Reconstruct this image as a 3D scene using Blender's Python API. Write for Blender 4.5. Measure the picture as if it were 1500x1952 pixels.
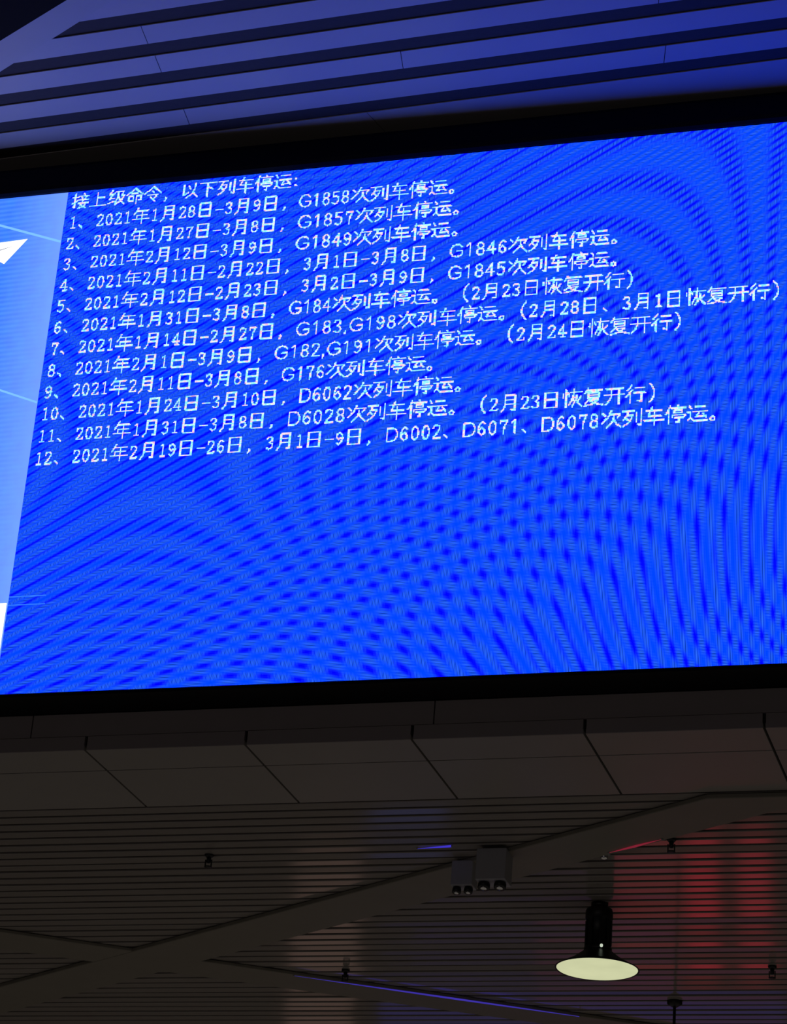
import bpy, bmesh, math, random
import numpy as np
from mathutils import Vector, Matrix

for o in list(bpy.data.objects):
    bpy.data.objects.remove(o, do_unlink=True)
scene = bpy.context.scene
C = scene.collection

# ------------------------------------------------------------------ camera
F = 5000.0                      # focal length in pixels of the 1500 x 1952 frame
CAM = np.array([5.84279326, -11.52067396, 1.6])
W3 = np.array([-4.46832547e-01, 2.94728798e-01, 8.50443986e-03])
def rotm(w):
    t = np.linalg.norm(w); k = w/t
    K = np.array([[0, -k[2], k[1]], [k[2], 0, -k[0]], [-k[1], k[0], 0]])
    return np.eye(3)+np.sin(t)*K+(1-np.cos(t))*K@K
MR = rotm(W3)
TT = np.array([-16.5649465, -15.5838195, 134.874879])
wv = lambda q: np.array([q[0], q[2], -q[1]])
AX = [wv(MR[0]), wv(-MR[1]), wv(-MR[2])]
cam = bpy.data.cameras.new('camera')
cam.sensor_fit = 'HORIZONTAL'
cam.sensor_width = 36.0
cam.lens = F*36.0/1500.0
cam.clip_start = 0.05
cam.clip_end = 300
co = bpy.data.objects.new('camera', cam)
C.objects.link(co)
m = Matrix.Identity(4)
for i in range(3):
    for j in range(3):
        m[j][i] = AX[i][j]
    m[i][3] = CAM[i]
co.matrix_world = m
scene.camera = co

# ------------------------------------------------------------------ world, exposure
scene.view_settings.view_transform = 'Standard'
scene.view_settings.look = 'None'
scene.view_settings.gamma = 1.0
scene.view_settings.exposure = 0.0
scene.view_settings.use_curve_mapping = False
wd = bpy.data.worlds.new('dim_hall')
scene.world = wd
wd.use_nodes = True
wd.node_tree.nodes['Background'].inputs[0].default_value = (1.0, 0.88, 0.78, 1)
wd.node_tree.nodes['Background'].inputs[1].default_value = 0.009
# unseen fill lamp added behind the camera to brighten the fascia
hl = bpy.data.lights.new('hall_fill', 'AREA'); hl.shape = 'RECTANGLE'
hl.size = 12; hl.size_y = 3; hl.energy = 42; hl.color = (1.0, 0.9, 0.84)
hlo = bpy.data.objects.new('hall_fill', hl); C.objects.link(hlo)
hlo.location = (1.5, -13.8, 3.2); hlo.rotation_euler = (math.radians(90), 0, 0)
# unseen fill lamp added at floor level, stands in for floor bounce
al = bpy.data.lights.new('floor_fill', 'AREA'); al.shape = 'RECTANGLE'
al.size = 17; al.size_y = 15; al.energy = 66; al.color = (1.0, 0.88, 0.76)
alo = bpy.data.objects.new('floor_fill', al); C.objects.link(alo)
alo.location = (1.5, 6.2, 0.06); alo.rotation_euler = (math.pi, 0, 0)

# ------------------------------------------------------------------ measuring helpers
def ray(x, y):
    d = (x-750)/F*AX[0]-(y-976)/F*AX[1]-AX[2]
    return d/np.linalg.norm(d)
def hit(x, y, n, P0):
    d = ray(x, y); n = np.array(n, float)
    return CAM+d*((np.array(P0, float)-CAM)@n)/(d@n)
NY = (0, 1, 0); NZ = (0, 0, 1)

EM = 0.11            # one character on the display, metres
Z0 = 9.314176396     # height of the first text baseline
ASP = 1.22899742     # line spacing in characters
LED = 18             # lamps per character
ZC = 6.1396          # low ceiling

# ------------------------------------------------------------------ materials
def nm(name):
    mt = bpy.data.materials.new(name); mt.use_nodes = True
    nt = mt.node_tree; nt.nodes.clear()
    out = nt.nodes.new('ShaderNodeOutputMaterial')
    return mt, nt, out
class NB:
    """tiny helper for math node chains"""
    def __init__(s, nt): s.nt = nt
    def m(s, op, a, b=None, c=None, clamp=False):
        n = s.nt.nodes.new('ShaderNodeMath'); n.operation = op; n.use_clamp = clamp
        for i, v in enumerate((a, b, c)):
            if v is None: continue
            if isinstance(v, (int, float)): n.inputs[i].default_value = v
            else: s.nt.links.new(v, n.inputs[i])
        return n.outputs[0]
    def lin(s, U, V, a, b, c):
        return s.m('ADD', s.m('ADD', s.m('MULTIPLY', U, a), s.m('MULTIPLY', V, b)), c)
    def rgb(s, r, g, b):
        n = s.nt.nodes.new('ShaderNodeCombineColor')
        for i, v in enumerate((r, g, b)):
            if isinstance(v, (int, float)): n.inputs[i].default_value = v
            else: s.nt.links.new(v, n.inputs[i])
        return n.outputs[0]
    def cosw(s, ph):
        return s.m('MULTIPLY_ADD', s.m('COSINE', s.m('MULTIPLY', ph, 2*math.pi)), 0.5, 0.5)

def surface(name, col, rough, metal=0.0, spec=0.5, grain=0.12, scale=30, bump=0.0, streak=None):
    mt, nt, out = nm(name)
    p = nt.nodes.new('ShaderNodeBsdfPrincipled')
    tc = nt.nodes.new('ShaderNodeTexCoord')
    mp = nt.nodes.new('ShaderNodeMapping')
    if streak: mp.inputs['Scale'].default_value = streak
    nz = nt.nodes.new('ShaderNodeTexNoise'); nz.inputs['Scale'].default_value = scale
    nz.inputs['Detail'].default_value = 4
    rp = nt.nodes.new('ShaderNodeMapRange')
    rp.inputs['To Min'].default_value = 1-grain; rp.inputs['To Max'].default_value = 1+grain
    mx = nt.nodes.new('ShaderNodeVectorMath'); mx.operation = 'SCALE'
    mx.inputs[0].default_value = col
    L = nt.links.new
    L(tc.outputs['Object'], mp.inputs[0]); L(mp.outputs[0], nz.inputs['Vector'])
    L(nz.outputs[0], rp.inputs['Value']); L(rp.outputs[0], mx.inputs['Scale'])
    L(mx.outputs[0], p.inputs['Base Color'])
    p.inputs['Roughness'].default_value = rough
    p.inputs['Metallic'].default_value = metal
    p.inputs['Specular IOR Level'].default_value = spec
    if bump:
        bp = nt.nodes.new('ShaderNodeBump'); bp.inputs['Strength'].default_value = bump
        bp.inputs['Distance'].default_value = 0.002
        L(nz.outputs[0], bp.inputs['Height']); L(bp.outputs[0], p.inputs['Normal'])
    L(p.outputs[0], out.inputs[0])
    return mt

def lamp_mat(name, col, strength, vary=0.0, scale=6, nosample=False):
    mt, nt, out = nm(name)
    e = nt.nodes.new('ShaderNodeEmission')
    e.inputs[0].default_value = (*col, 1)
    if vary:
        tc = nt.nodes.new('ShaderNodeTexCoord')
        nz = nt.nodes.new('ShaderNodeTexNoise'); nz.inputs['Scale'].default_value = scale
        rp = nt.nodes.new('ShaderNodeMapRange')
        rp.inputs['To Min'].default_value = strength*(1-vary); rp.inputs['To Max'].default_value = strength*(1+vary)
        nt.links.new(tc.outputs['Object'], nz.inputs['Vector']); nt.links.new(nz.outputs[0], rp.inputs['Value'])
        nt.links.new(rp.outputs[0], e.inputs[1])
    else:
        e.inputs[1].default_value = strength
    nt.links.new(e.outputs[0], out.inputs[0])
    if nosample: mt.cycles.emission_sampling = 'NONE'
    return mt

def led_phases(nt):
    """camera moire of the lamp rows and columns, painted into the display colour"""
    b = NB(nt)
    tc = nt.nodes.new('ShaderNodeTexCoord')
    sx = nt.nodes.new('ShaderNodeSeparateXYZ'); nt.links.new(tc.outputs['Object'], sx.inputs[0])
    U = b.m('MULTIPLY', sx.outputs[0], 1/EM)
    V = b.m('MULTIPLY', sx.outputs[2], -1/EM)       # characters, square
    w = b.lin(U, V, MR[2, 0], MR[2, 1], TT[2])
    px = b.m('DIVIDE', b.lin(U, V, MR[0, 0], MR[0, 1], TT[0]), w)
    py = b.m('DIVIDE', b.lin(U, V, MR[1, 0], MR[1, 1], TT[1]), w)
    # rows: 17.929 * v(lines) - .00368 (x-951) - .4598 (y-930) + c
    X = b.m('MULTIPLY_ADD', px, F, 750-951.0); Y = b.m('MULTIPLY_ADD', py, F, 976-930.0)
    def ph(T, N, kx, ky, c):
        return b.m('ADD', b.lin(X, Y, kx/100, ky/100, c), b.m('MULTIPLY', T, N))
    A = ph(V, 17.92908555, -0.36786192, -45.98439323, A0)
    B = ph(U, 18.01783629, -46.22481593, -0.66383748, -426.8325735)
    return b, U, V, A, B
# the row phase was measured with v in squared characters as well
A0 = -313.98647353

def text_panel_mat():
    mt, nt, out = nm('blue_led_field')
    b, U, V, A, B = led_phases(nt)
    a1 = b.cosw(A); b1 = b.cosw(B)
    a0 = b.m('SUBTRACT', 1.0, a1); b0 = b.m('SUBTRACT', 1.0, b1)
    dark = b.m('MULTIPLY', a1, b1)
    sm = nt.nodes.new('ShaderNodeMapRange'); sm.interpolation_type = 'SMOOTHSTEP'
    sm.inputs['From Min'].default_value = 0.10; sm.inputs['From Max'].default_value = 0.95
    nt.links.new(dark, sm.inputs['Value']); dark = sm.outputs[0]
    wv_ = b.m('MULTIPLY', a0, b1); wh = b.m('MULTIPLY', a1, b0)
    plus = b.m('MULTIPLY', a0, b0)
    sv = b.m('SINE', b.m('MULTIPLY', U, 2*math.pi*15.0)); sh = b.m('SINE', b.m('MULTIPLY', V, 2*math.pi*14.0))
    hv = b.m('MULTIPLY', wv_, sv); hh = b.m('MULTIPLY', wh, sh)
    h = b.m('ADD', hv, hh)
    hp = b.m('MAXIMUM', h, 0.0); hn = b.m('MAXIMUM', b.m('MULTIPLY', h, -1.0), 0.0)
    G = b.m('MULTIPLY_ADD', b.m('SUBTRACT', 1.0, dark), 0.054, 0.0015)
    G = b.m('ADD', G, b.m('MULTIPLY', hp, 0.19))
    G = b.m('MAXIMUM', b.m('SUBTRACT', G, b.m('MULTIPLY', hn, 0.04)), 0.0)
    G = b.m('ADD', G, b.m('MULTIPLY', plus, 0.004))
    R = b.m('MULTIPLY', hp, 0.055)
    Bl = b.m('MAXIMUM', b.m('SUBTRACT', 1.5, b.m('MULTIPLY', hn, 1.9)), 0.12)
    e = nt.nodes.new('ShaderNodeEmission'); nt.links.new(b.rgb(R, G, Bl), e.inputs[0])
    nt.links.new(e.outputs[0], out.inputs[0])
    return mt
def picture_mat():
    mt, nt, out = nm('pale_blue_led_picture')
    b, U, V, A, B = led_phases(nt)
    a1 = b.cosw(b.m('ADD', b.m('MULTIPLY', V, 3.7), b.m('MULTIPLY', U, 0.12)))
    tc = nt.nodes.new('ShaderNodeTexCoord')
    nz = nt.nodes.new('ShaderNodeTexNoise'); nz.inputs['Scale'].default_value = 14
    nz.inputs['Detail'].default_value = 5
    nt.links.new(tc.outputs['Object'], nz.inputs['Vector'])
    # paler near the border with the text field
    edge = nt.nodes.new('ShaderNodeMapRange'); edge.inputs['From Min'].default_value = -3.4
    edge.inputs['From Max'].default_value = -0.4
    nt.links.new(U, edge.inputs['Value'])
    k = b.m('MULTIPLY', a1, b.m('SUBTRACT', 1.0, edge.outputs[0]))
    G = b.m('SUBTRACT', b.m('MULTIPLY_ADD', edge.outputs[0], 0.10, 0.27), b.m('MULTIPLY', k, 0.06))
    G = b.m('ADD', G, b.m('MULTIPLY_ADD', nz.outputs[0], 0.10, -0.05))
    R = b.m('SUBTRACT', b.m('MULTIPLY_ADD', edge.outputs[0], 0.10, 0.075), b.m('MULTIPLY', k, 0.03))
    e = nt.nodes.new('ShaderNodeEmission'); nt.links.new(b.rgb(R, G, 1.5), e.inputs[0])
    nt.links.new(e.outputs[0], out.inputs[0])
    return mt
def text_mat():
    mt, nt, out = nm('white_led_letters')
    b = NB(nt)
    tc = nt.nodes.new('ShaderNodeTexCoord')
    mp = nt.nodes.new('ShaderNodeMapping'); mp.inputs['Rotation'].default_value = (0, 0.6, 0)
    mp.inputs['Scale'].default_value = (1.0, 1.0, 1.8)
    nz = nt.nodes.new('ShaderNodeTexNoise'); nz.inputs['Scale'].default_value = 40
    nz.inputs['Detail'].default_value = 2
    nt.links.new(tc.outputs['Object'], mp.inputs[0]); nt.links.new(mp.outputs[0], nz.inputs['Vector'])
    cr = nt.nodes.new('ShaderNodeValToRGB')
    el = cr.color_ramp.elements
    el[0].position = 0.36; el[0].color = (0.22, 0.88, 1.0, 1)
    el[1].position = 0.66; el[1].color = (1.0, 0.50, 0.72, 1)
    for p_, c_ in ((0.47, (0.45, 1.0, 0.97, 1)), (0.53, (0.90, 1.0, 1.0, 1)), (0.58, (1.0, 0.80, 0.88, 1))):
        x_ = el.new(p_); x_.color = c_
    nt.links.new(nz.outputs[0], cr.inputs[0])
    e = nt.nodes.new('ShaderNodeEmission'); nt.links.new(cr.outputs[0], e.inputs[0])
    e.inputs[1].default_value = 1.0
    nt.links.new(e.outputs[0], out.inputs[0])
    mt.cycles.emission_sampling = 'NONE'
    return mt

M_TEXTFIELD = text_panel_mat(); M_PICTURE = picture_mat(); M_TEXT = text_mat()
M_WHITE_LED = lamp_mat('white_led_shape', (1, 1, 1), 1.6, nosample=True)
M_PALEFILL = lamp_mat('pale_led_fill', (1.0, 0.80, 0.78), 1.2, .15, 2)
M_PALE_LINE = lamp_mat('pale_led_line', (0.22, 0.56, 1.0), 1.0, nosample=True)
M_CREASE = lamp_mat('grey_led_crease', (0.30, 0.32, 0.38), 1.0, nosample=True)
M_LOZENGE = lamp_mat('dim_led_line', (0.03, 0.19, 1.0), 1.0, nosample=True)
M_CASE = surface('black_casing_paint', (0.004, 0.004, 0.005), 0.6, spec=0.12, grain=0.2)
M_TOPSLAT = surface('pale_grey_ceiling_panel', (0.50, 0.46, 0.47), 0.45, spec=0.3, grain=0.03, scale=6)
M_TOPVOID = surface('dark_ceiling_backing', (0.062, 0.055, 0.055), 0.8, spec=0.1)
M_BLACKVOID = surface('black_void_board', (0.006, 0.003, 0.0015), 0.9, spec=0.1)
M_STRIP = surface('grey_ceiling_band', (0.48, 0.46, 0.47), 0.5, spec=0.3, grain=0.03, scale=5)
M_SLAT = surface('grey_metal_slat', (0.30, 0.275, 0.25), 0.12, spec=0.5, grain=0.15, scale=9, streak=(1, 6, 1))
M_GAP = surface('black_slat_gap', (0.03, 0.028, 0.027), 0.9, spec=0.1)
M_SOFFIT = surface('grey_soffit_panel', (0.33, 0.31, 0.285), 0.35, spec=0.3, grain=0.06, scale=4)
M_FASCIA = surface('dark_fascia_panel', (0.32, 0.28, 0.28), 0.5, spec=0.3, grain=0.06, scale=4)
M_BEAM = surface('olive_grey_beam', (0.23, 0.215, 0.175), 0.5, spec=0.3, grain=0.08, scale=5)
M_BEAD = surface('polished_edge_bead', (0.55, 0.55, 0.6), 0.12, metal=1.0, grain=0.02)
M_BLACK = surface('black_metal_fitting', (0.008, 0.008, 0.009), 0.4, spec=0.4)
M_GREYBOX = surface('grey_spotlight_housing', (0.36, 0.36, 0.39), 0.45, spec=0.4, grain=0.04)
M_FLOOR = surface('polished_stone_floor', (0.22, 0.20, 0.18), 0.3, grain=0.1, scale=3)
M_FARWALL = surface('grey_far_wall', (0.30, 0.27, 0.24), 0.6, grain=0.06, scale=2)
M_CHROME = surface('bright_fitting_metal', (0.8, 0.8, 0.8), 0.1, metal=1.0, grain=0.02)
M_DIFF = lamp_mat('cream_lamp_diffuser', (0.60, 0.62, 0.37), 1.0, vary=0.12, scale=5)

# ------------------------------------------------------------------ mesh helpers
def mesh_obj(name, verts, faces, mat, parent=None, loc=None, smooth=False):
    me = bpy.data.meshes.new(name)
    me.from_pydata([tuple(v) for v in verts], [], faces)
    me.materials.append(mat); me.update()
    if smooth:
        for p_ in me.polygons: p_.use_smooth = True
    o = bpy.data.objects.new(name, me); C.objects.link(o)
    if loc is not None: o.location = loc
    if parent is not None: o.parent = parent
    return o
def box_vf(x0, x1, y0, y1, z0, z1, ch=0.0):
    v = [(x, y, z) for x in (x0, x1) for y in (y0, y1) for z in (z0, z1)]
    f = [(0, 1, 3, 2), (4, 6, 7, 5), (0, 4, 5, 1), (2, 3, 7, 6), (0, 2, 6, 4), (1, 5, 7, 3)]
    return v, f
def bevel_obj(o, w, seg=2):
    bm = bmesh.new(); bm.from_mesh(o.data)
    bmesh.ops.bevel(bm, geom=list(bm.edges), offset=w, segments=seg, affect='EDGES', profile=0.5)
    bmesh.ops.recalc_face_normals(bm, faces=list(bm.faces))
    bm.to_mesh(o.data); bm.free(); return o
def box(name, x0, x1, y0, y1, z0, z1, mat, parent=None, bevel=0.0, loc=None):
    v, f = box_vf(x0, x1, y0, y1, z0, z1)
    o = mesh_obj(name, v, f, mat, parent, loc)
    if bevel: bevel_obj(o, bevel)
    return o
def lathe(name, prof, mat, parent=None, n=32, loc=None, smooth=True, cap=True):
    v = []; f = []
    for r, z in prof:
        for i in range(n):
            a = 2*math.pi*i/n
            v.append((r*math.cos(a), r*math.sin(a), z))
    for k in range(len(prof)-1):
        for i in range(n):
            j = (i+1) % n
            f.append((k*n+i, k*n+j, (k+1)*n+j, (k+1)*n+i))
    if cap:
        f.append(tuple(range(n))[::-1]); f.append(tuple((len(prof)-1)*n+i for i in range(n)))
    return mesh_obj(name, v, f, mat, parent, loc, smooth)
def prism(name, poly, n, th, mat, parent=None, bevel=0.0):
    """flat polygon (3D points) thickened by th along n"""
    n = np.array(n, float); k = len(poly)
    v = [np.array(q) for q in poly]+[np.array(q)+n*th for q in poly]
    f = [tuple(range(k)), tuple(range(k, 2*k))[::-1]]+[(i, i+k, (i+1) % k+k, (i+1) % k) for i in range(k)]
    o = mesh_obj(name, v, f, mat, parent)
    bm = bmesh.new(); bm.from_mesh(o.data); bmesh.ops.recalc_face_normals(bm, faces=list(bm.faces))
    bm.to_mesh(o.data); bm.free()
    if bevel: bevel_obj(o, bevel, 1)
    return o
def thing(name, label, cat, loc, group=None, rz=0):
    o = bpy.data.objects.new(name, None); C.objects.link(o)
    o.location = loc; o.rotation_euler = (0, 0, rz); o.empty_display_size = 0.1
    o['label'] = label; o['category'] = cat
    if group: o['group'] = group
    return o
def structure(o): o['kind'] = 'structure'; return o

# ================================================================== high ceiling with wide panels
K = np.array([[F, 0, 750], [0, F, 976], [0, 0, 1]])
nc = K.T @ np.array([-.025, 1, -(2000-17.5)]); nc /= np.linalg.norm(nc)
TN = nc[0]*AX[0]-nc[1]*AX[1]-nc[2]*AX[2]          # ceiling normal, facing down
TD = -ray(-11000, 1710); TD = TD-TN*(TD@TN); TD /= np.linalg.norm(TD)   # along the panels, to the right
TB = np.cross(TN, -TD)                             # away from the camera
TP = hit(700, 237, NY, (0, 0, 0))
def tp(a, b, c=0.0): return TP+TD*a+TB*b+TN*c
def tab(x, y):
    q = hit(x, y, TN, TP)-TP
    return float(q@TD), float(q@TB)
# the band that cuts the panels off on the left
e1, e2 = tab(0, 133), tab(210, 0)
u1, u2 = tab(0, 72), tab(117, 0)
def band_a(b, p1=e1, p2=e2):
    return p1[0]+(p2[0]-p1[0])*(b-p1[1])/(p2[1]-p1[1])
root = prism('ceiling', [tp(-8, -7, -.008), tp(9, -7, -.008), tp(9, 1.2, -.008), tp(-8, 1.2, -.008)], -TN, .05, M_TOPVOID)
structure(root)
PER = 0.3785; GAP = 0.157
gap_starts = [-0.329+PER*k for k in range(-8, 2)]   # gap from g to g+GAP
seams = {1: (350, 219, 1264, 100), 2: (765, 114), 3: (285, 110), 4: (215, 22)}
SKN = (tab(288.5, 140)[0]-tab(275, 108)[0])/2     # the joints run slightly askew across the panels
rnd = random.Random(3)
for k in range(-9, 2):
    # panel between the gap ending at b0 and the gap starting at b1
    b0 = -0.329+PER*(k)-PER+GAP; b1 = -0.329+PER*k
    cuts = []
    idx = -k+0
    if idx == 0:
        for (x, y) in ((350, 219), (1264, 100)): cuts.append(tab(x, y)[0])
    elif idx == 1: cuts.append(tab(765, 114)[0])
    elif idx == 2: cuts.append(tab(285, 110)[0]); cuts.append(tab(285, 110)[0]+2.73)
    elif idx == 3: cuts.append(tab(215, 22)[0]); cuts.append(tab(215, 22)[0]+2.73)
    else: cuts.append(rnd.uniform(0, 2.5))
    cuts = sorted(cuts+[c+2.75*j for c in cuts[-1:] for j in (1, 2)])
    L0 = max(band_a(b0)-0.05, -7.9) ; L1 = max(band_a(b1)-0.05, -7.9)
    if k == 1: b1 = 0.7; L0 = L1 = -7.5
    prev = (L0, L1)
    for c in cuts+[8.5]:
        if c < max(prev)+0.1: continue
        nx = (c-SKN, c+SKN)
        g = 0.0022
        poly = [tp(prev[0]+g, b0), tp(nx[0]-g, b0), tp(nx[1]-g, b1), tp(prev[1]+g, b1)]
        prism('ceiling_panel', poly, -TN, .005, M_TOPSLAT, root)
        prev = nx
# flat diagonal band, set 1 cm lower than the panels
q = [tp(*e1, .012), tp(*e2, .012)]
d = q[1]-q[0]; d /= np.linalg.norm(d)
q2 = [tp(*u1, .012), tp(*u2, .012)]
d2 = q2[1]-q2[0]; d2 /= np.linalg.norm(d2)
band = prism('trim_1', [q[0]-d*3, q[0]+d*4, q2[0]+d2*4, q2[0]-d2*3], -TN, .03, M_STRIP); structure(band)
# flat board beyond the band, its black colour stands in for shaft shade
side = np.cross(TN, d); side = side if side@(q2[0]-q[0]) > 0 else -side
vo = [q2[0]-d2*4+TN*.006, q2[0]+d2*5+TN*.006]
void = prism('shaft_shade_board', [vo[0], vo[1], vo[1]+side*5, vo[0]+side*5], -TN, .02, M_BLACKVOID); structure(void)

# ================================================================== LED display
disp = thing('led_display', 'huge blue LED notice display with rows of white Chinese train notices in a black casing', 'display', (0, 0, 0))
ORG = Vector((0, 0, Z0))
UL, UR, UE = -14.0, 46.0, -0.30
VT, VB = -0.838*ASP, 21.8075*ASP
def dp(u, v, y=0.0): return (u*EM, y, -v*EM)      # display coords -> local to ORG
def flat(name, pts, mat, y, th=0.002, parent=disp):
    k = len(pts)
    v = [dp(a, b, y) for a, b in pts]+[dp(a, b, y+th) for a, b in pts]
    f = [tuple(range(k))]+[tuple(range(k, 2*k))[::-1]]+[(i, i+k, (i+1) % k+k, (i+1) % k) for i in range(k)]
    o = mesh_obj(name, v, f, mat, parent, ORG)
    bm = bmesh.new(); bm.from_mesh(o.data); bmesh.ops.recalc_face_normals(bm, faces=list(bm.faces))
    bm.to_mesh(o.data); bm.free(); return o
tf = flat('text_screen', [(UE, VT), (UR, VT), (UR, VB), (UE, VB)], M_TEXTFIELD, 0.0, .02)
tf['label'] = 'deep blue text field with rippled interference pattern'
pf = flat('picture_screen', [(UL, VT), (UE, VT), (UE, VB), (UL, VB)], M_PICTURE, 0.0, .02)
pf['label'] = 'pale blue picture field left of the text'
# picture details: paper plane, trails, white block
flat('paper_plane', [(-2.21, 1.30*ASP), (-3.33, 2.42*ASP), (-3.62, 2.28*ASP), (-5.6, 2.75*ASP), (-5.2, 1.42*ASP)], M_WHITE_LED, -.004, parent=disp)['label'] = 'white paper plane picture'
flat('plane_crease', [(-2.95, 1.60*ASP), (-5.4, 2.02*ASP), (-5.4, 2.16*ASP)], M_CREASE, -.007)
def trail(p0, p1, w):
    dx, dy = p1[0]-p0[0], p1[1]-p0[1]; l = math.hypot(dx, dy); nx, ny = -dy/l*w/2, dx/l*w/2
    return [(p0[0]+nx, p0[1]+ny), (p1[0]+nx, p1[1]+ny), (p1[0]-nx, p1[1]-ny), (p0[0]-nx, p0[1]-ny)]
k1 = (1.58-0.49)/3.6
flat('light_trail', trail((-9.9, (1.58-k1*9.58)*ASP), (UE-.02, 1.58*ASP), .12), M_PALE_LINE, -.004)
k2 = (9.13-8.44)/2.11
flat('light_trail', trail((-9.9, (9.13-k2*9.55)*ASP), (UE-.02, 9.14*ASP), .10), M_PALE_LINE, -.004)
flat('white_block', [(-13.8, 17.97*ASP), (-0.36, 17.97*ASP), (-0.36, 20.75*ASP), (-13.8, 20.75*ASP)], M_WHITE_LED, -.004)
flat('pale_fill_panel', [(-13.8, 3*ASP), (-5.8, 3*ASP), (-6.4, 17*ASP), (-13.8, 17*ASP)], M_PALEFILL, -.004)  # unseen pale panel added to whiten the light on the high ceiling
flat('outline_bar', [(-0.28, 17.70*ASP), (1.65, 17.70*ASP), (1.65, 17.74*ASP), (-0.28, 17.74*ASP)], M_LOZENGE, -.004)
flat('outline_bar', [(-0.28, 18.06*ASP), (1.65, 18.06*ASP), (1.65, 18.10*ASP), (-0.28, 18.10*ASP)], M_LOZENGE, -.004)
# casing
zt, zb = Z0-VT*EM, Z0-VB*EM
xl, xr = UL*EM, UR*EM
cas = box('casing', xl-.12, xr+.12, .0201, .245, zb-.02, zt+.17, M_CASE, disp, .004)
box('bezel', xl-.14, xr+.14, -.045, .0195, zt+.001, zt+.175, M_CASE, disp, .03)
box('bezel', xl-.14, xr+.14, -.012, .0195, zb-.024, zb-.001, M_CASE, disp, .006)
box('bezel', xl-.14, xl-.001, -.03, .0195, zb-.001, zt+.001, M_CASE, disp, .006)
box('bezel', xr+.001, xr+.14, -.03, .0195, zb-.001, zt+.001, M_CASE, disp, .006)

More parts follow.
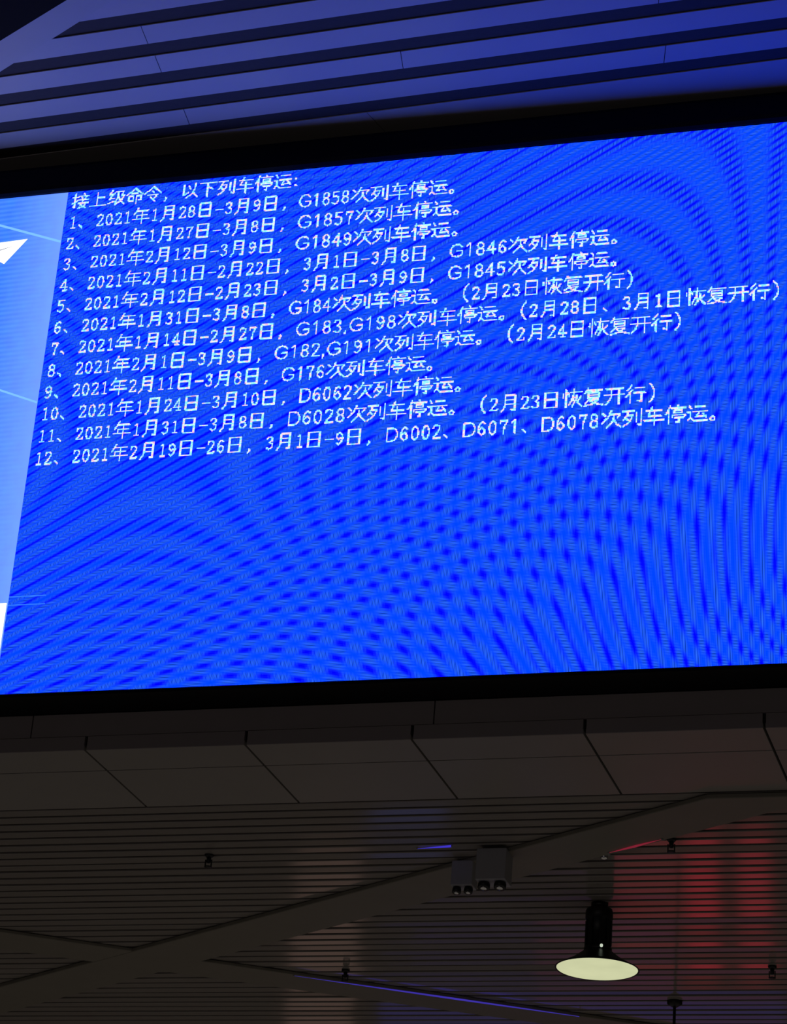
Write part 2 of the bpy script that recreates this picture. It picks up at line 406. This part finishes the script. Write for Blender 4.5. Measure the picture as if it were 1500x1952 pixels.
# ------------------------------------------------------------------ letters, drawn as strokes and rastered to LED lamps
def circ(cx, cy, rx, ry, n=12, a0=0, a1=360):
    return [(cx+rx*math.cos(math.radians(a0+(a1-a0)*i/n)), cy+ry*math.sin(math.radians(a0+(a1-a0)*i/n))) for i in range(n+1)]
def P(s): return [[tuple(map(float, q.split(','))) for q in st.split()] for st in s.split('|')]
GL = {
 '接': P('1,5 7,5|4,1 4,17 2.5,16|1,12.5 7,9|13,1 14,2.6|8,4 19,4|11,5 12,7.2|16,5 15,7.2|8,8.5 19,8.5|8,12.3 19,12.3|13,9 10,14.5 16,18.5|16.5,12.5 14,16 8,18.5'),
 '上': P('9,2 9,17|9,8 16,8|1.5,17.5 18.5,17.5'),
 '级': P('5,1 2,5.7 5.5,5.4|7.5,4.5 2,11.3 7.5,10.5|1.2,16.5 8,14|9,3 17,3 15.5,8 18.5,8 15,14 9,18.5|11.5,3 11,10 8.5,18|11.5,8 14.5,14 19,18'),
 '命': P('10,1 6,5 1,8.5|10,1 14,5 19,8.5|7,7 13,7|4,10 9,10 9,16 4,16 4,10|12,10 17,10 17,15.5 15,15.5|12,10 12,19'),
 '令': P('10,1 6,5 1,9|10,1 14,5 19,9|9,6.5 11,8.5|5,11 15,11 11,15.5|8,13.5 12.5,18.5'),
 '以': P('4,3 4,15.5 9,12|8.5,4 10.5,8|16,2 15.5,8 13,14 7,18.5|14,12.5 19,18.5'),
 '下': P('1,3 19,3|9.5,3 9.5,19|10,7 15,11'),
 '列': P('1,3 11,3|6,3 4.5,8 1.5,12|4.5,7.5 10,7.5 9,11 6,15.5 1.5,18.5|3.5,10 6,12.5|13.5,5 13.5,14|18,2 18,18 15.5,17'),
 '车': P('3,4 17,4|8,1 4.5,9.8 16.5,9.8|10.5,6.5 10.5,19|1,14 19,14'),
 '停': P('5,1 3,6 1,9.5|4,6 4,19|12,0.6 13,2.5|6.5,3 19,3|9,5.3 16,5.3 16,8 9,8 9,5.3|7,12 7,10.3 19,10.3 18,12|9,13.3 17,13.3|13,13 13,18 11,17.5'),
 '运': P('8,3 17,3|6.5,8 19,8|12,8 9,13.5 17.5,12.7|15,10 18,14.3|2.5,2 4.5,5|1,8.5 4,8.5 4,14 1.5,17|4,14.5 7,17.5 19,17.5'),
 '年': P('6,1 4.5,5 2,8.5|5,4.5 17,4.5|5.5,9.3 16.5,9.3|5.5,9.3 5.5,13.7|1,13.7 19,13.7|11,4.5 11,19'),
 '月': P('6,2 6,11 5,15.5 2.5,19|6,2 15,2 15,18 12,17.5|6,7 15,7|6,11.5 15,11.5'),
 '日': P('4,2.5 15,2.5 15,18 4,18 4,2.5|4,10 15,10'),
 '次': P('2,4 4.5,6.5|1.5,14 6,9|10,1.5 7,8.5|9,5 18.5,5 16,9|12.5,7 12,12 6,18.5|12.5,10 15,15 19,18.5'),
 '恢': P('4,1 4,19|1.5,5.5 1.2,9|6,4.5 7,7.5|8,4 19,4|11.5,1 11,8 7,17|14,7 14,11 10,18.5|11.7,9.5 11,12.5|18,9 16,12|14,12 16,15.5 19,18.5'),
 '复': P('5,1 2,6|4.5,3 18,3|5,5.5 15,5.5 15,11 5,11 5,5.5|5,8.3 15,8.3|7.5,11 5,14 2,16.5|6,13.3 15,13.3 9,17.5 2,19|7,14 12,17 19,19'),
 '开': P('2,3 18,3|1,9.5 19,9.5|7,3 7,11 5,15.5 2,19|14,3 14,19'),
 '行': P('6,1 2,6|6.5,6 1,12.5|4.5,9 4.5,19|9,3.5 18,3.5|8,9 19,9|15,9 15,18 12,17'),
 '，': P('4.4,16 4.9,17 4.6,18 3.6,19.6|4,16.6 4.8,16.4'),
 '：': P('3.6,8 4.6,8|3.6,8.8 4.6,8.8|3.6,15.5 4.6,15.5|3.6,16.3 4.6,16.3'),
 '、': P('2.4,14.6 4.2,16 5.6,17.8|4.6,16.6 5.6,17.4'),
 '。': [circ(4.2, 16.2, 2.1, 2.1, 10)],
 '（': P('17,0.5 14.3,4 13,8 13,12 14.3,16 17,19.5'),
 '）': P('3,0.5 5.7,4 7,8 7,12 5.7,16 3,19.5'),
}
DG = {
 '0': [circ(5, 11, 3.0, 6.4, 16)],
 '1': P('3,6 5.3,4.6 5.3,17.3|3,17.3 7.6,17.3'),
 '2': P('1.9,7.5 2.6,5.3 5,4.6 7.4,5.6 7.8,8 6,11.5 1.9,17.3 8.2,17.3 8.4,15.6'),
 '3': P('1.9,6.8 3,5 5,4.6 7.2,5.7 7.2,8.5 4.6,10.5 7.4,12 7.9,14.5 6.5,17 4.2,17.4 1.9,15.9'),
 '4': P('6.3,17.3 6.3,4.6 1.5,13.6 8.8,13.6|4.5,17.3 8.2,17.3'),
 '5': P('8,4.8 2.6,4.8 2.4,10 5,9 7.6,10.5 7.9,14 6.5,17 4,17.4 1.9,15.9'),
 '6': P('7.6,6 5.5,4.6 3.2,6.5 2,11 2.4,15 5,17.4 7.6,15.5 7.9,12.5 5.5,10 2.3,12.5'),
 '7': P('1.9,7 2,4.9 8.1,4.9 5.6,10.5 4.9,17.4'),
 '8': [circ(5, 7.6, 2.7, 3.0, 12), circ(5, 14, 3.1, 3.4, 12)],
 '9': P('2.4,16 4.5,17.4 6.8,15.5 8,11 7.6,7 5,4.6 2.4,6.5 2.1,9.5 4.5,12 7.7,9.5'),
 '-': P('1,11.5 9,11.5'),
}
GL.update(DG)
AR = {
 'G': (15.6, P('13.5,6.8 11.2,4.6 8,3.8 4,5.2 1.8,9 1.8,13 4,16.5 8,17.8 11.6,17 13.8,15 13.8,11.6 8.8,11.6')),
 'D': (14.4, P('2.2,3.9 2.2,17.8 7,17.8 10.8,16.3 12.8,13 12.8,9 10.8,5.2 7,3.9 2.2,3.9')),
 ',': (5.6, P('2.6,16.8 2.6,18.6 2,20')),
}
for ch, st in DG.items():
    if ch == '-': continue
    if ch == '1': st = P('2.6,7 5.3,4.6 5.3,17.4')
    if ch == '4': st = P('6.6,17.4 6.6,4.6 1.4,13.2 8.8,13.2')
    if ch == '2': st = P('1.9,7.5 2.6,5.3 5,4.6 7.4,5.6 7.8,8 6,11.5 1.9,17.3 8.2,17.3')
    AR[ch] = (11.1, [[(x*1.11, (y-4.6)*1.08+3.9) for x, y in s] for s in st])

def strokes(seg, style, u0, width=None):
    """-> list of polylines in character units, relative to the line baseline"""
    out = []; x = 0.0
    for ch in seg:
        if style == 'a': adv, st = AR[ch]
        else: adv, st = (10.0 if ch in DG else 20.0), GL[ch]
        out.append((x, st)); x += adv
    sc = (width*20/x) if width else 1.0
    return [[(u0+(ox+px)*sc/20-0.02, (py-18)/20) for px, py in pl] for ox, st in out for pl in st]
T = '次列车停运。'
LINES = [
 [('接上级命令，以下列车停运：', 's', 0, None)],
 [('1、2021年1月28日-3月9日，', 's', 0, None), ('G1858', 'a', 12.45, 2.70), (T, 's', 15.18, None)],
 [('2、2021年1月27日-3月8日，', 's', 0, None), ('G1857', 'a', 12.5, 2.98), (T, 's', 15.48, None)],
 [('3、2021年2月12日-3月9日，', 's', 0, None), ('G1849', 'a', 12.5, 2.98), (T, 's', 15.48, None)],
 [('4、2021年2月11日-2月22日，3月1日-3月8日，', 's', 0, None), ('G1846', 'a', 20.48, 2.95), (T, 's', 23.43, None)],
 [('5、2021年2月12日-2月23日，3月2日-3月9日，', 's', 0, None), ('G1845', 'a', 20.48, 2.95), (T, 's', 23.45, None)],
 [('6、2021年1月31日-3月8日，', 's', 0, None), ('G184', 'a', 12.5, 2.23), (T+'（2月23日恢复开行）', 's', 14.73, None)],
 [('7、2021年1月14日-2月27日，', 's', 0, None), ('G183,G198', 'a', 12.97, 5.16), (T, 's', 18.13, None), ('（', 's', 23.66, None), ('2月28日、3月1日恢复开行）', 's', 24.64, None)],
 [('8、2021年2月1日-3月9日，', 's', 0, None), ('G182,G191', 'a', 11.98, 5.09), (T+'（2月24日恢复开行）', 's', 17.08, None)],
 [('9、2021年2月11日-3月8日，', 's', 0, None), ('G176', 'a', 12.46, 2.26), (T, 's', 14.73, None)],
 [('10、2021年1月24日-3月10日，', 's', 0, None), ('D6062', 'a', 13.46, 2.74), (T, 's', 16.2, None)],
 [('11、2021年1月31日-3月8日，', 's', 0, None), ('D6028', 'a', 12.98, 2.98), (T+'（2月23日恢复开行）', 's', 15.98, None)],
 [('12、2021年2月19日-26日，3月1日-9日，', 's', 0, None), ('D6002', 'a', 17.99, 2.80), ('、', 's', 20.78, None), ('D6071', 'a', 21.76, 2.80), ('、', 's', 24.55, None), ('D6078', 'a', 25.53, 2.80), (T, 's', 28.36, None)],
]
def raster(pls, v0):
    cells = set(); R = 0.75; R2 = R*R
    for pl in pls:
        for (xa, ya), (xb, yb) in zip(pl[:-1], pl[1:]):
            xa_, ya_, xb_, yb_ = xa*LED, (ya+v0)*LED, xb*LED, (yb+v0)*LED
            x0, x1 = sorted((xa_, xb_)); y0, y1 = sorted((ya_, yb_))
            dx, dy = xb_-xa_, yb_-ya_; l2 = dx*dx+dy*dy+1e-9
            for i in range(int(math.floor(x0-R)), int(math.ceil(x1+R))+1):
                for j in range(int(math.floor(y0-R)), int(math.ceil(y1+R))+1):
                    cx, cy = i+.5, j+.5
                    t = min(1, max(0, ((cx-xa_)*dx+(cy-ya_)*dy)/l2))
                    ex, ey = cx-xa_-t*dx, cy-ya_-t*dy
                    if ex*ex+ey*ey < R2: cells.add((j, i))
    return cells
for k, segs in enumerate(LINES):
    v0 = k*ASP; pls = []
    for seg, style, u0, w in segs: pls += strokes(seg, style, u0, w)
    cells = raster(pls, v0); verts = []; faces = []
    rows = {}
    for j, i in cells: rows.setdefault(j, []).append(i)
    for j, li in rows.items():
        li.sort(); s = li[0]; pr = s
        for i in li[1:]+[10**9]:
            if i != pr+1:
                a, b_ = s/LED, (pr+1)/LED; t_, bt = j/LED, (j+1)/LED
                n = len(verts)
                verts += [dp(a, t_, -.004), dp(b_, t_, -.004), dp(b_, bt, -.004), dp(a, bt, -.004)]
                faces.append((n, n+3, n+2, n+1)); s = i
            pr = i
    mesh_obj('text_line', verts, faces, M_TEXT, disp, ORG)

# ================================================================== shell of the hall
fl = box('floor', -7.2, 10.2, -14, 14.3, -.1, 0, M_FLOOR); structure(fl)
wf = box('wall_far', -7.2, 10.2, 14.0, 14.3, 0, ZC+.2, M_FARWALL); structure(wf)
# ================================================================== fascia under the display
fx0, fx1 = -6.0, 9.0
fas = box('wall_back', fx0, fx1, .275, .32, ZC+.03, zt+.1, M_GAP); structure(fas)
ux = [hit(58, 1400, NY, (0, .25, 0))[0], hit(827, 1358, NY, (0, .25, 0))[0]]
du = ux[1]-ux[0]
xs = [ux[0]+du*i for i in range(-3, 5)]
for a, b_ in zip(xs[:-1], xs[1:]):
    box('fascia_panel', a+.003, b_-.003, .256, .2745, ZC+.082, zb-.02, M_FASCIA, fas, .002)
SX = [0.40+0.882*i for i in range(-7, 10)]
for a, b_ in zip(SX[:-1], SX[1:]):
    box('fascia_panel', a+.008, b_-.008, .250, .2745, ZC+.001, ZC+.078, M_FASCIA, fas, .002)

# ================================================================== low ceiling: soffit panels and narrow slats
low = box('ceiling', fx0, fx1, .33, 13.2, ZC+.075, ZC+.12, M_GAP); structure(low)
for a, b_ in zip(SX[:-1], SX[1:]):
    box('soffit_panel', a+.006, b_-.006, .252, .554, ZC, ZC+.028, M_SOFFIT, low, .0015)
    box('soffit_panel', a+.006, b_-.006, .563, 1.135, ZC, ZC+.028, M_SOFFIT, low, .0015)
PITCH = 0.121
rnd = random.Random(11)
base = None
NS = 92
for i in range(NS):
    y0 = 1.160+i*PITCH
    if base is None:
        v, f = box_vf(fx0, fx1, -.0425, .0425, 0, .035)
        base = mesh_obj('slat', v, f, M_SLAT, low); bevel_obj(base, .003, 1); o = base
    else:
        o = bpy.data.objects.new('slat', base.data); C.objects.link(o); o.parent = low
    o.location = (0, y0+.0425, ZC+rnd.uniform(-.0015, .0015))
    o.rotation_euler = (math.radians(rnd.gauss(0, .85)), 0, 0)

# flat bands that cross the slatted ceiling
def ceil_pt(x, y, dz=0.0): return hit(x, y, NZ, (0, 0, ZC+dz))
YS = 1.152
def ceiling_beam(name, top, bot, ext0, ext1, mat, th=.05):
    z = -th
    P0_, P1_ = ceil_pt(*top[0], z), ceil_pt(*top[1], z); Q0_, Q1_ = ceil_pt(*bot[0], z), ceil_pt(*bot[1], z)
    da = (P1_-P0_)/np.linalg.norm(P1_-P0_); db = (Q1_-Q0_)/np.linalg.norm(Q1_-Q0_)
    p1, q1 = P1_+da*ext1, Q1_+db*ext1
    # stop where the slats meet the soffit panels
    if p1[1] < YS: p1 = P0_+da*((YS-P0_[1])/da[1])
    if q1[1] < YS: q1 = Q0_+db*((YS-Q0_[1])/db[1])
    o = prism(name, [P0_-da*ext0, p1, q1, Q0_-db*ext0], (0, 0, 1), th-.003, mat, None, .004)
    return structure(o), P0_, p1, Q0_, q1
b1, *_r = ceiling_beam('trim_2', ((25, 1875), (1440, 1498)), ((50, 1920), (1380, 1572)), 1.5, 4, M_BEAM, .03)
b2, *_r = ceiling_beam('trim_3', ((20, 1780), (1110, 1938)), ((20, 1812), (1110, 1962)), 1.0, 3.5, M_BEAM, .026)
# ================================================================== sprinklers
def sprinkler(x, y, label, s=1.0):
    p_ = ceil_pt(x, y)
    t = thing('sprinkler_head', label, 'sprinkler', (p_[0], p_[1], ZC-.001), 'sprinkler heads under the low ceiling')
    lathe('cup', [(.027*s, 0), (.027*s, -.005), (.018*s, -.016)], M_BLACK, t, 20)
    lathe('neck', [(.013*s, -.015), (.013*s, -.045), (.009*s, -.05)], M_BLACK, t, 12)
    for sx in (-1, 1):
        v, f = box_vf(sx*.018*s-.003, sx*.018*s+.003, -.004, .004, -.071*s, -.03)
        mesh_obj('frame_arm', v, f, M_BLACK, t)
    lathe('deflector', [(.022*s, -.070*s), (.023*s, -.074*s), (.006, -.076*s)], M_BLACK, t, 16)
    return t
sprinkler(399, 1629, 'small black sprinkler head on the slats left of the long diagonal beam', 1.0)
sprinkler(1280, 1599, 'small black sprinkler head amid the red glow right of the pair of spotlights')
sprinkler(659, 1849, 'small black sprinkler head just above the thin beam with the blue edge', 1.0)
sprinkler(1472, 1842, 'small black sprinkler head farthest right, to the right of the pendant lamp')

# ================================================================== pendant lamps
def pendant(px, py, label, rim_y, lit=True, hide=False):
    top = ceil_pt(px, py)
    # drop so the rim sits at image height rim_y
    n_ = ray(px-8, rim_y); s = (top[1]-CAM[1])/n_[1]; rim = CAM+n_*s
    D = top[2]-rim[2]
    r = 0.245
    t = thing('pendant_lamp', label, 'lamp', (rim[0], top[1], top[2]), 'high bay pendant lamps under the slatted ceiling')
    lathe('ceiling_cap', [(.05, 0), (.05, -.02), (.02, -.04)], M_BLACK, t, 20)
    lathe('rod', [(.010, -.035), (.010, -(D-.36))], M_BLACK, t, 10)
    lathe('driver_housing', [(.030, -(D-.375)), (.074, -(D-.36)), (.080, -(D-.345)), (.080, -(D-.30)), (.072, -(D-.295)), (.072, -(D-.13)), (.082, -(D-.125)), (.082, -(D-.105))], M_BLACK, t, 28)
    for i in range(10):
        a = 2*math.pi*i/10
        f_ = box('cooling_fin', .068, .080, -.004, .004, -(D-.29), -(D-.135), M_BLACK, t)
        f_.rotation_euler = (0, 0, a)
    lathe('shade', [(.085, -(D-.105)), (.110, -(D-.085)), (.150, -(D-.055)), (.215, -(D-.02)), (r, -(D-.004)), (r, -D), (r-.006, -D), (r-.01, -(D-.008)), (.08, -(D-.09))], M_BLACK, t, 48, cap=False)
    lathe('diffuser', [(r-.009, -(D-.003)), (r-.012, -(D-.0005))], M_DIFF if lit else M_BLACK, t, 48)
    k_ = lathe('white_dot', [(.009, -.006), (.009, .006)], M_WHITEDOT, t, 12)  # small emissive white dot on the driver housing
    dirc = np.array([CAM[0]-rim[0], CAM[1]-top[1]]); dirc /= np.linalg.norm(dirc)
    k_.rotation_euler = (math.pi/2, 0, math.atan2(dirc[1], dirc[0])+math.pi/2)
    k_.location = (dirc[0]*.088+.02, dirc[1]*.088, -(D-.118))
    return t
M_WHITEDOT = lamp_mat('small_white_dot', (0.55, 0.62, 0.5), 1.0)
pendant(1146, 1722, 'black pendant lamp with a glowing cream disc hanging under the slats', 1848)
pendant(1280, 1908, 'black pendant lamp of which only the rod shows at the lower edge of the photo', 2420)

# ================================================================== pair of spotlights beside the diagonal beam
def spotlight(x, y, w_px, h_px, label):
    top = ceil_pt(x, y, -.05)
    d_ = np.linalg.norm(top-CAM); s = d_/F
    w = w_px*s*1.0; h = h_px*s/.93
    t = thing('spotlight', label, 'spotlight', (top[0], top[1], top[2]), 'twin box spotlights on the diagonal beam')
    box('housing', -w/2, w/2, -w*.45, w*.45, -h, .03, M_GREYBOX, t, .006)
    for sx in (-.27, .27):
        o = lathe('lamp_barrel', [(w*.17, 0), (w*.20, -.012), (w*.20, -.035), (w*.15, -.038)], M_BLACK, t, 20)
        o.location = (w*sx, -w*.1, -h)
        g = lathe('lens', [(w*.12, 0), (w*.10, -.006)], M_CHROME, o, 16); g.location = (0, 0, -.037)
        o.rotation_euler = (math.radians(-18), 0, 0)
    return t
spotlight(943, 1634, 58, 48, 'grey box spotlight with black barrels, the larger right one of the pair')
spotlight(886, 1655, 42, 36, 'dim box spotlight with black barrels, the smaller left one of the pair')
# small dome camera on the lower edge of the diagonal beam
pc = ceil_pt(1152, 1624)
t = thing('dome_camera', 'tiny whitish dome camera at the lower edge of the diagonal beam', 'camera', (pc[0], pc[1], ZC-.002))
lathe('base', [(.032, 0), (.034, -.012), (.028, -.02)], M_GREYBOX, t, 20)
lathe('dome', [(.024, -.019), (.022, -.032), (.014, -.040), (.003, -.043)], M_CHROME, t, 20)
def reflection_line(x0, y0, x1, y1, r_, mat, label, dz=-.03, peak=.6):
    """glowing streak that imitates a reflection on a beam or slat, thickest near peak, tapering to both ends"""
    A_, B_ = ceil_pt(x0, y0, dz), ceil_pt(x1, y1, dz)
    t = thing('reflection_line', label, 'reflection', tuple(A_))
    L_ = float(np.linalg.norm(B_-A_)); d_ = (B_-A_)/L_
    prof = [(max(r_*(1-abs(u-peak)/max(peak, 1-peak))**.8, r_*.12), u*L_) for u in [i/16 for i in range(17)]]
    o = lathe('glow_streak', prof, mat, t, 10)
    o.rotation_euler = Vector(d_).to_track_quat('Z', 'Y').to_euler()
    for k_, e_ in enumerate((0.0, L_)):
        c = lathe('streak_end', [(.005, -.004), (.005, .004)], M_GREYBOX, t, 8)
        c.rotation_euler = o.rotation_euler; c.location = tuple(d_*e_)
M_VIOLET = lamp_mat('violet_reflection_glow', (0.045, 0.03, 0.36), 1.0, .3, 3)  # emissive colours imitate reflections, no lamps here
M_BLUEREFL = lamp_mat('blue_reflection_glow', (0.05, 0.035, 0.55), 1.0)
M_REDLINE = lamp_mat('red_reflection_glow', (0.20, 0.015, 0.03), 1.0, .3, 4)
reflection_line(560, 1860, 1105, 1938, .0062, M_VIOLET, 'thin violet reflection drawn as a glowing streak along the upper edge of the thin lower beam', -.03, .55)
reflection_line(795, 1618, 860, 1613, .006, M_BLUEREFL, 'short thin blue reflection drawn as a glowing streak between the slats above the spotlights', -.008, .93)
reflection_line(1160, 1626, 1262, 1600, .0068, M_REDLINE, 'short red reflection drawn as a glowing streak along the lower edge of the thick diagonal beam', -.034, .5)

# ================================================================== lit boards of the hall beyond (they tint the glossy slats)
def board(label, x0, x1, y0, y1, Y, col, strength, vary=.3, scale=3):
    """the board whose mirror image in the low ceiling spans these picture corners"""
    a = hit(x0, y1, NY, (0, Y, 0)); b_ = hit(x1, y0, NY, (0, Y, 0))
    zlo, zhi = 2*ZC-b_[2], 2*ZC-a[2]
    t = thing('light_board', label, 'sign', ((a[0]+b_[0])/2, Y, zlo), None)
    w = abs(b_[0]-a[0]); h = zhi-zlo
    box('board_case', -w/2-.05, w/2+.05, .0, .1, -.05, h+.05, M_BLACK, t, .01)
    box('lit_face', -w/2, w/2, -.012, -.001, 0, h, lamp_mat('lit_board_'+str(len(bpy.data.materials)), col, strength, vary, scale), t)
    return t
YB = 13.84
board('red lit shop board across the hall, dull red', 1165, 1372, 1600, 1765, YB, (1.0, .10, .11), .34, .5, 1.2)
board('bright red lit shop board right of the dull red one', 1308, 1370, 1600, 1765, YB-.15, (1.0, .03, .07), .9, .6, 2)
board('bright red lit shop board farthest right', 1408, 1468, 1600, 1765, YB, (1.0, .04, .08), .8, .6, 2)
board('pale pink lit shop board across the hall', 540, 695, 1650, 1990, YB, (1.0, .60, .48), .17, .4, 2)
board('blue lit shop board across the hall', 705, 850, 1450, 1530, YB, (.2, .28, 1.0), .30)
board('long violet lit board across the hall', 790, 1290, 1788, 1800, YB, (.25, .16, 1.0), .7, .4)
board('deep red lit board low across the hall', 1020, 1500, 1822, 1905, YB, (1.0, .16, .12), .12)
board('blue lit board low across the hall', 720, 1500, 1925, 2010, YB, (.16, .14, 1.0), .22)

scene.cycles.use_denoising = True
scene.cycles.max_bounces = 6
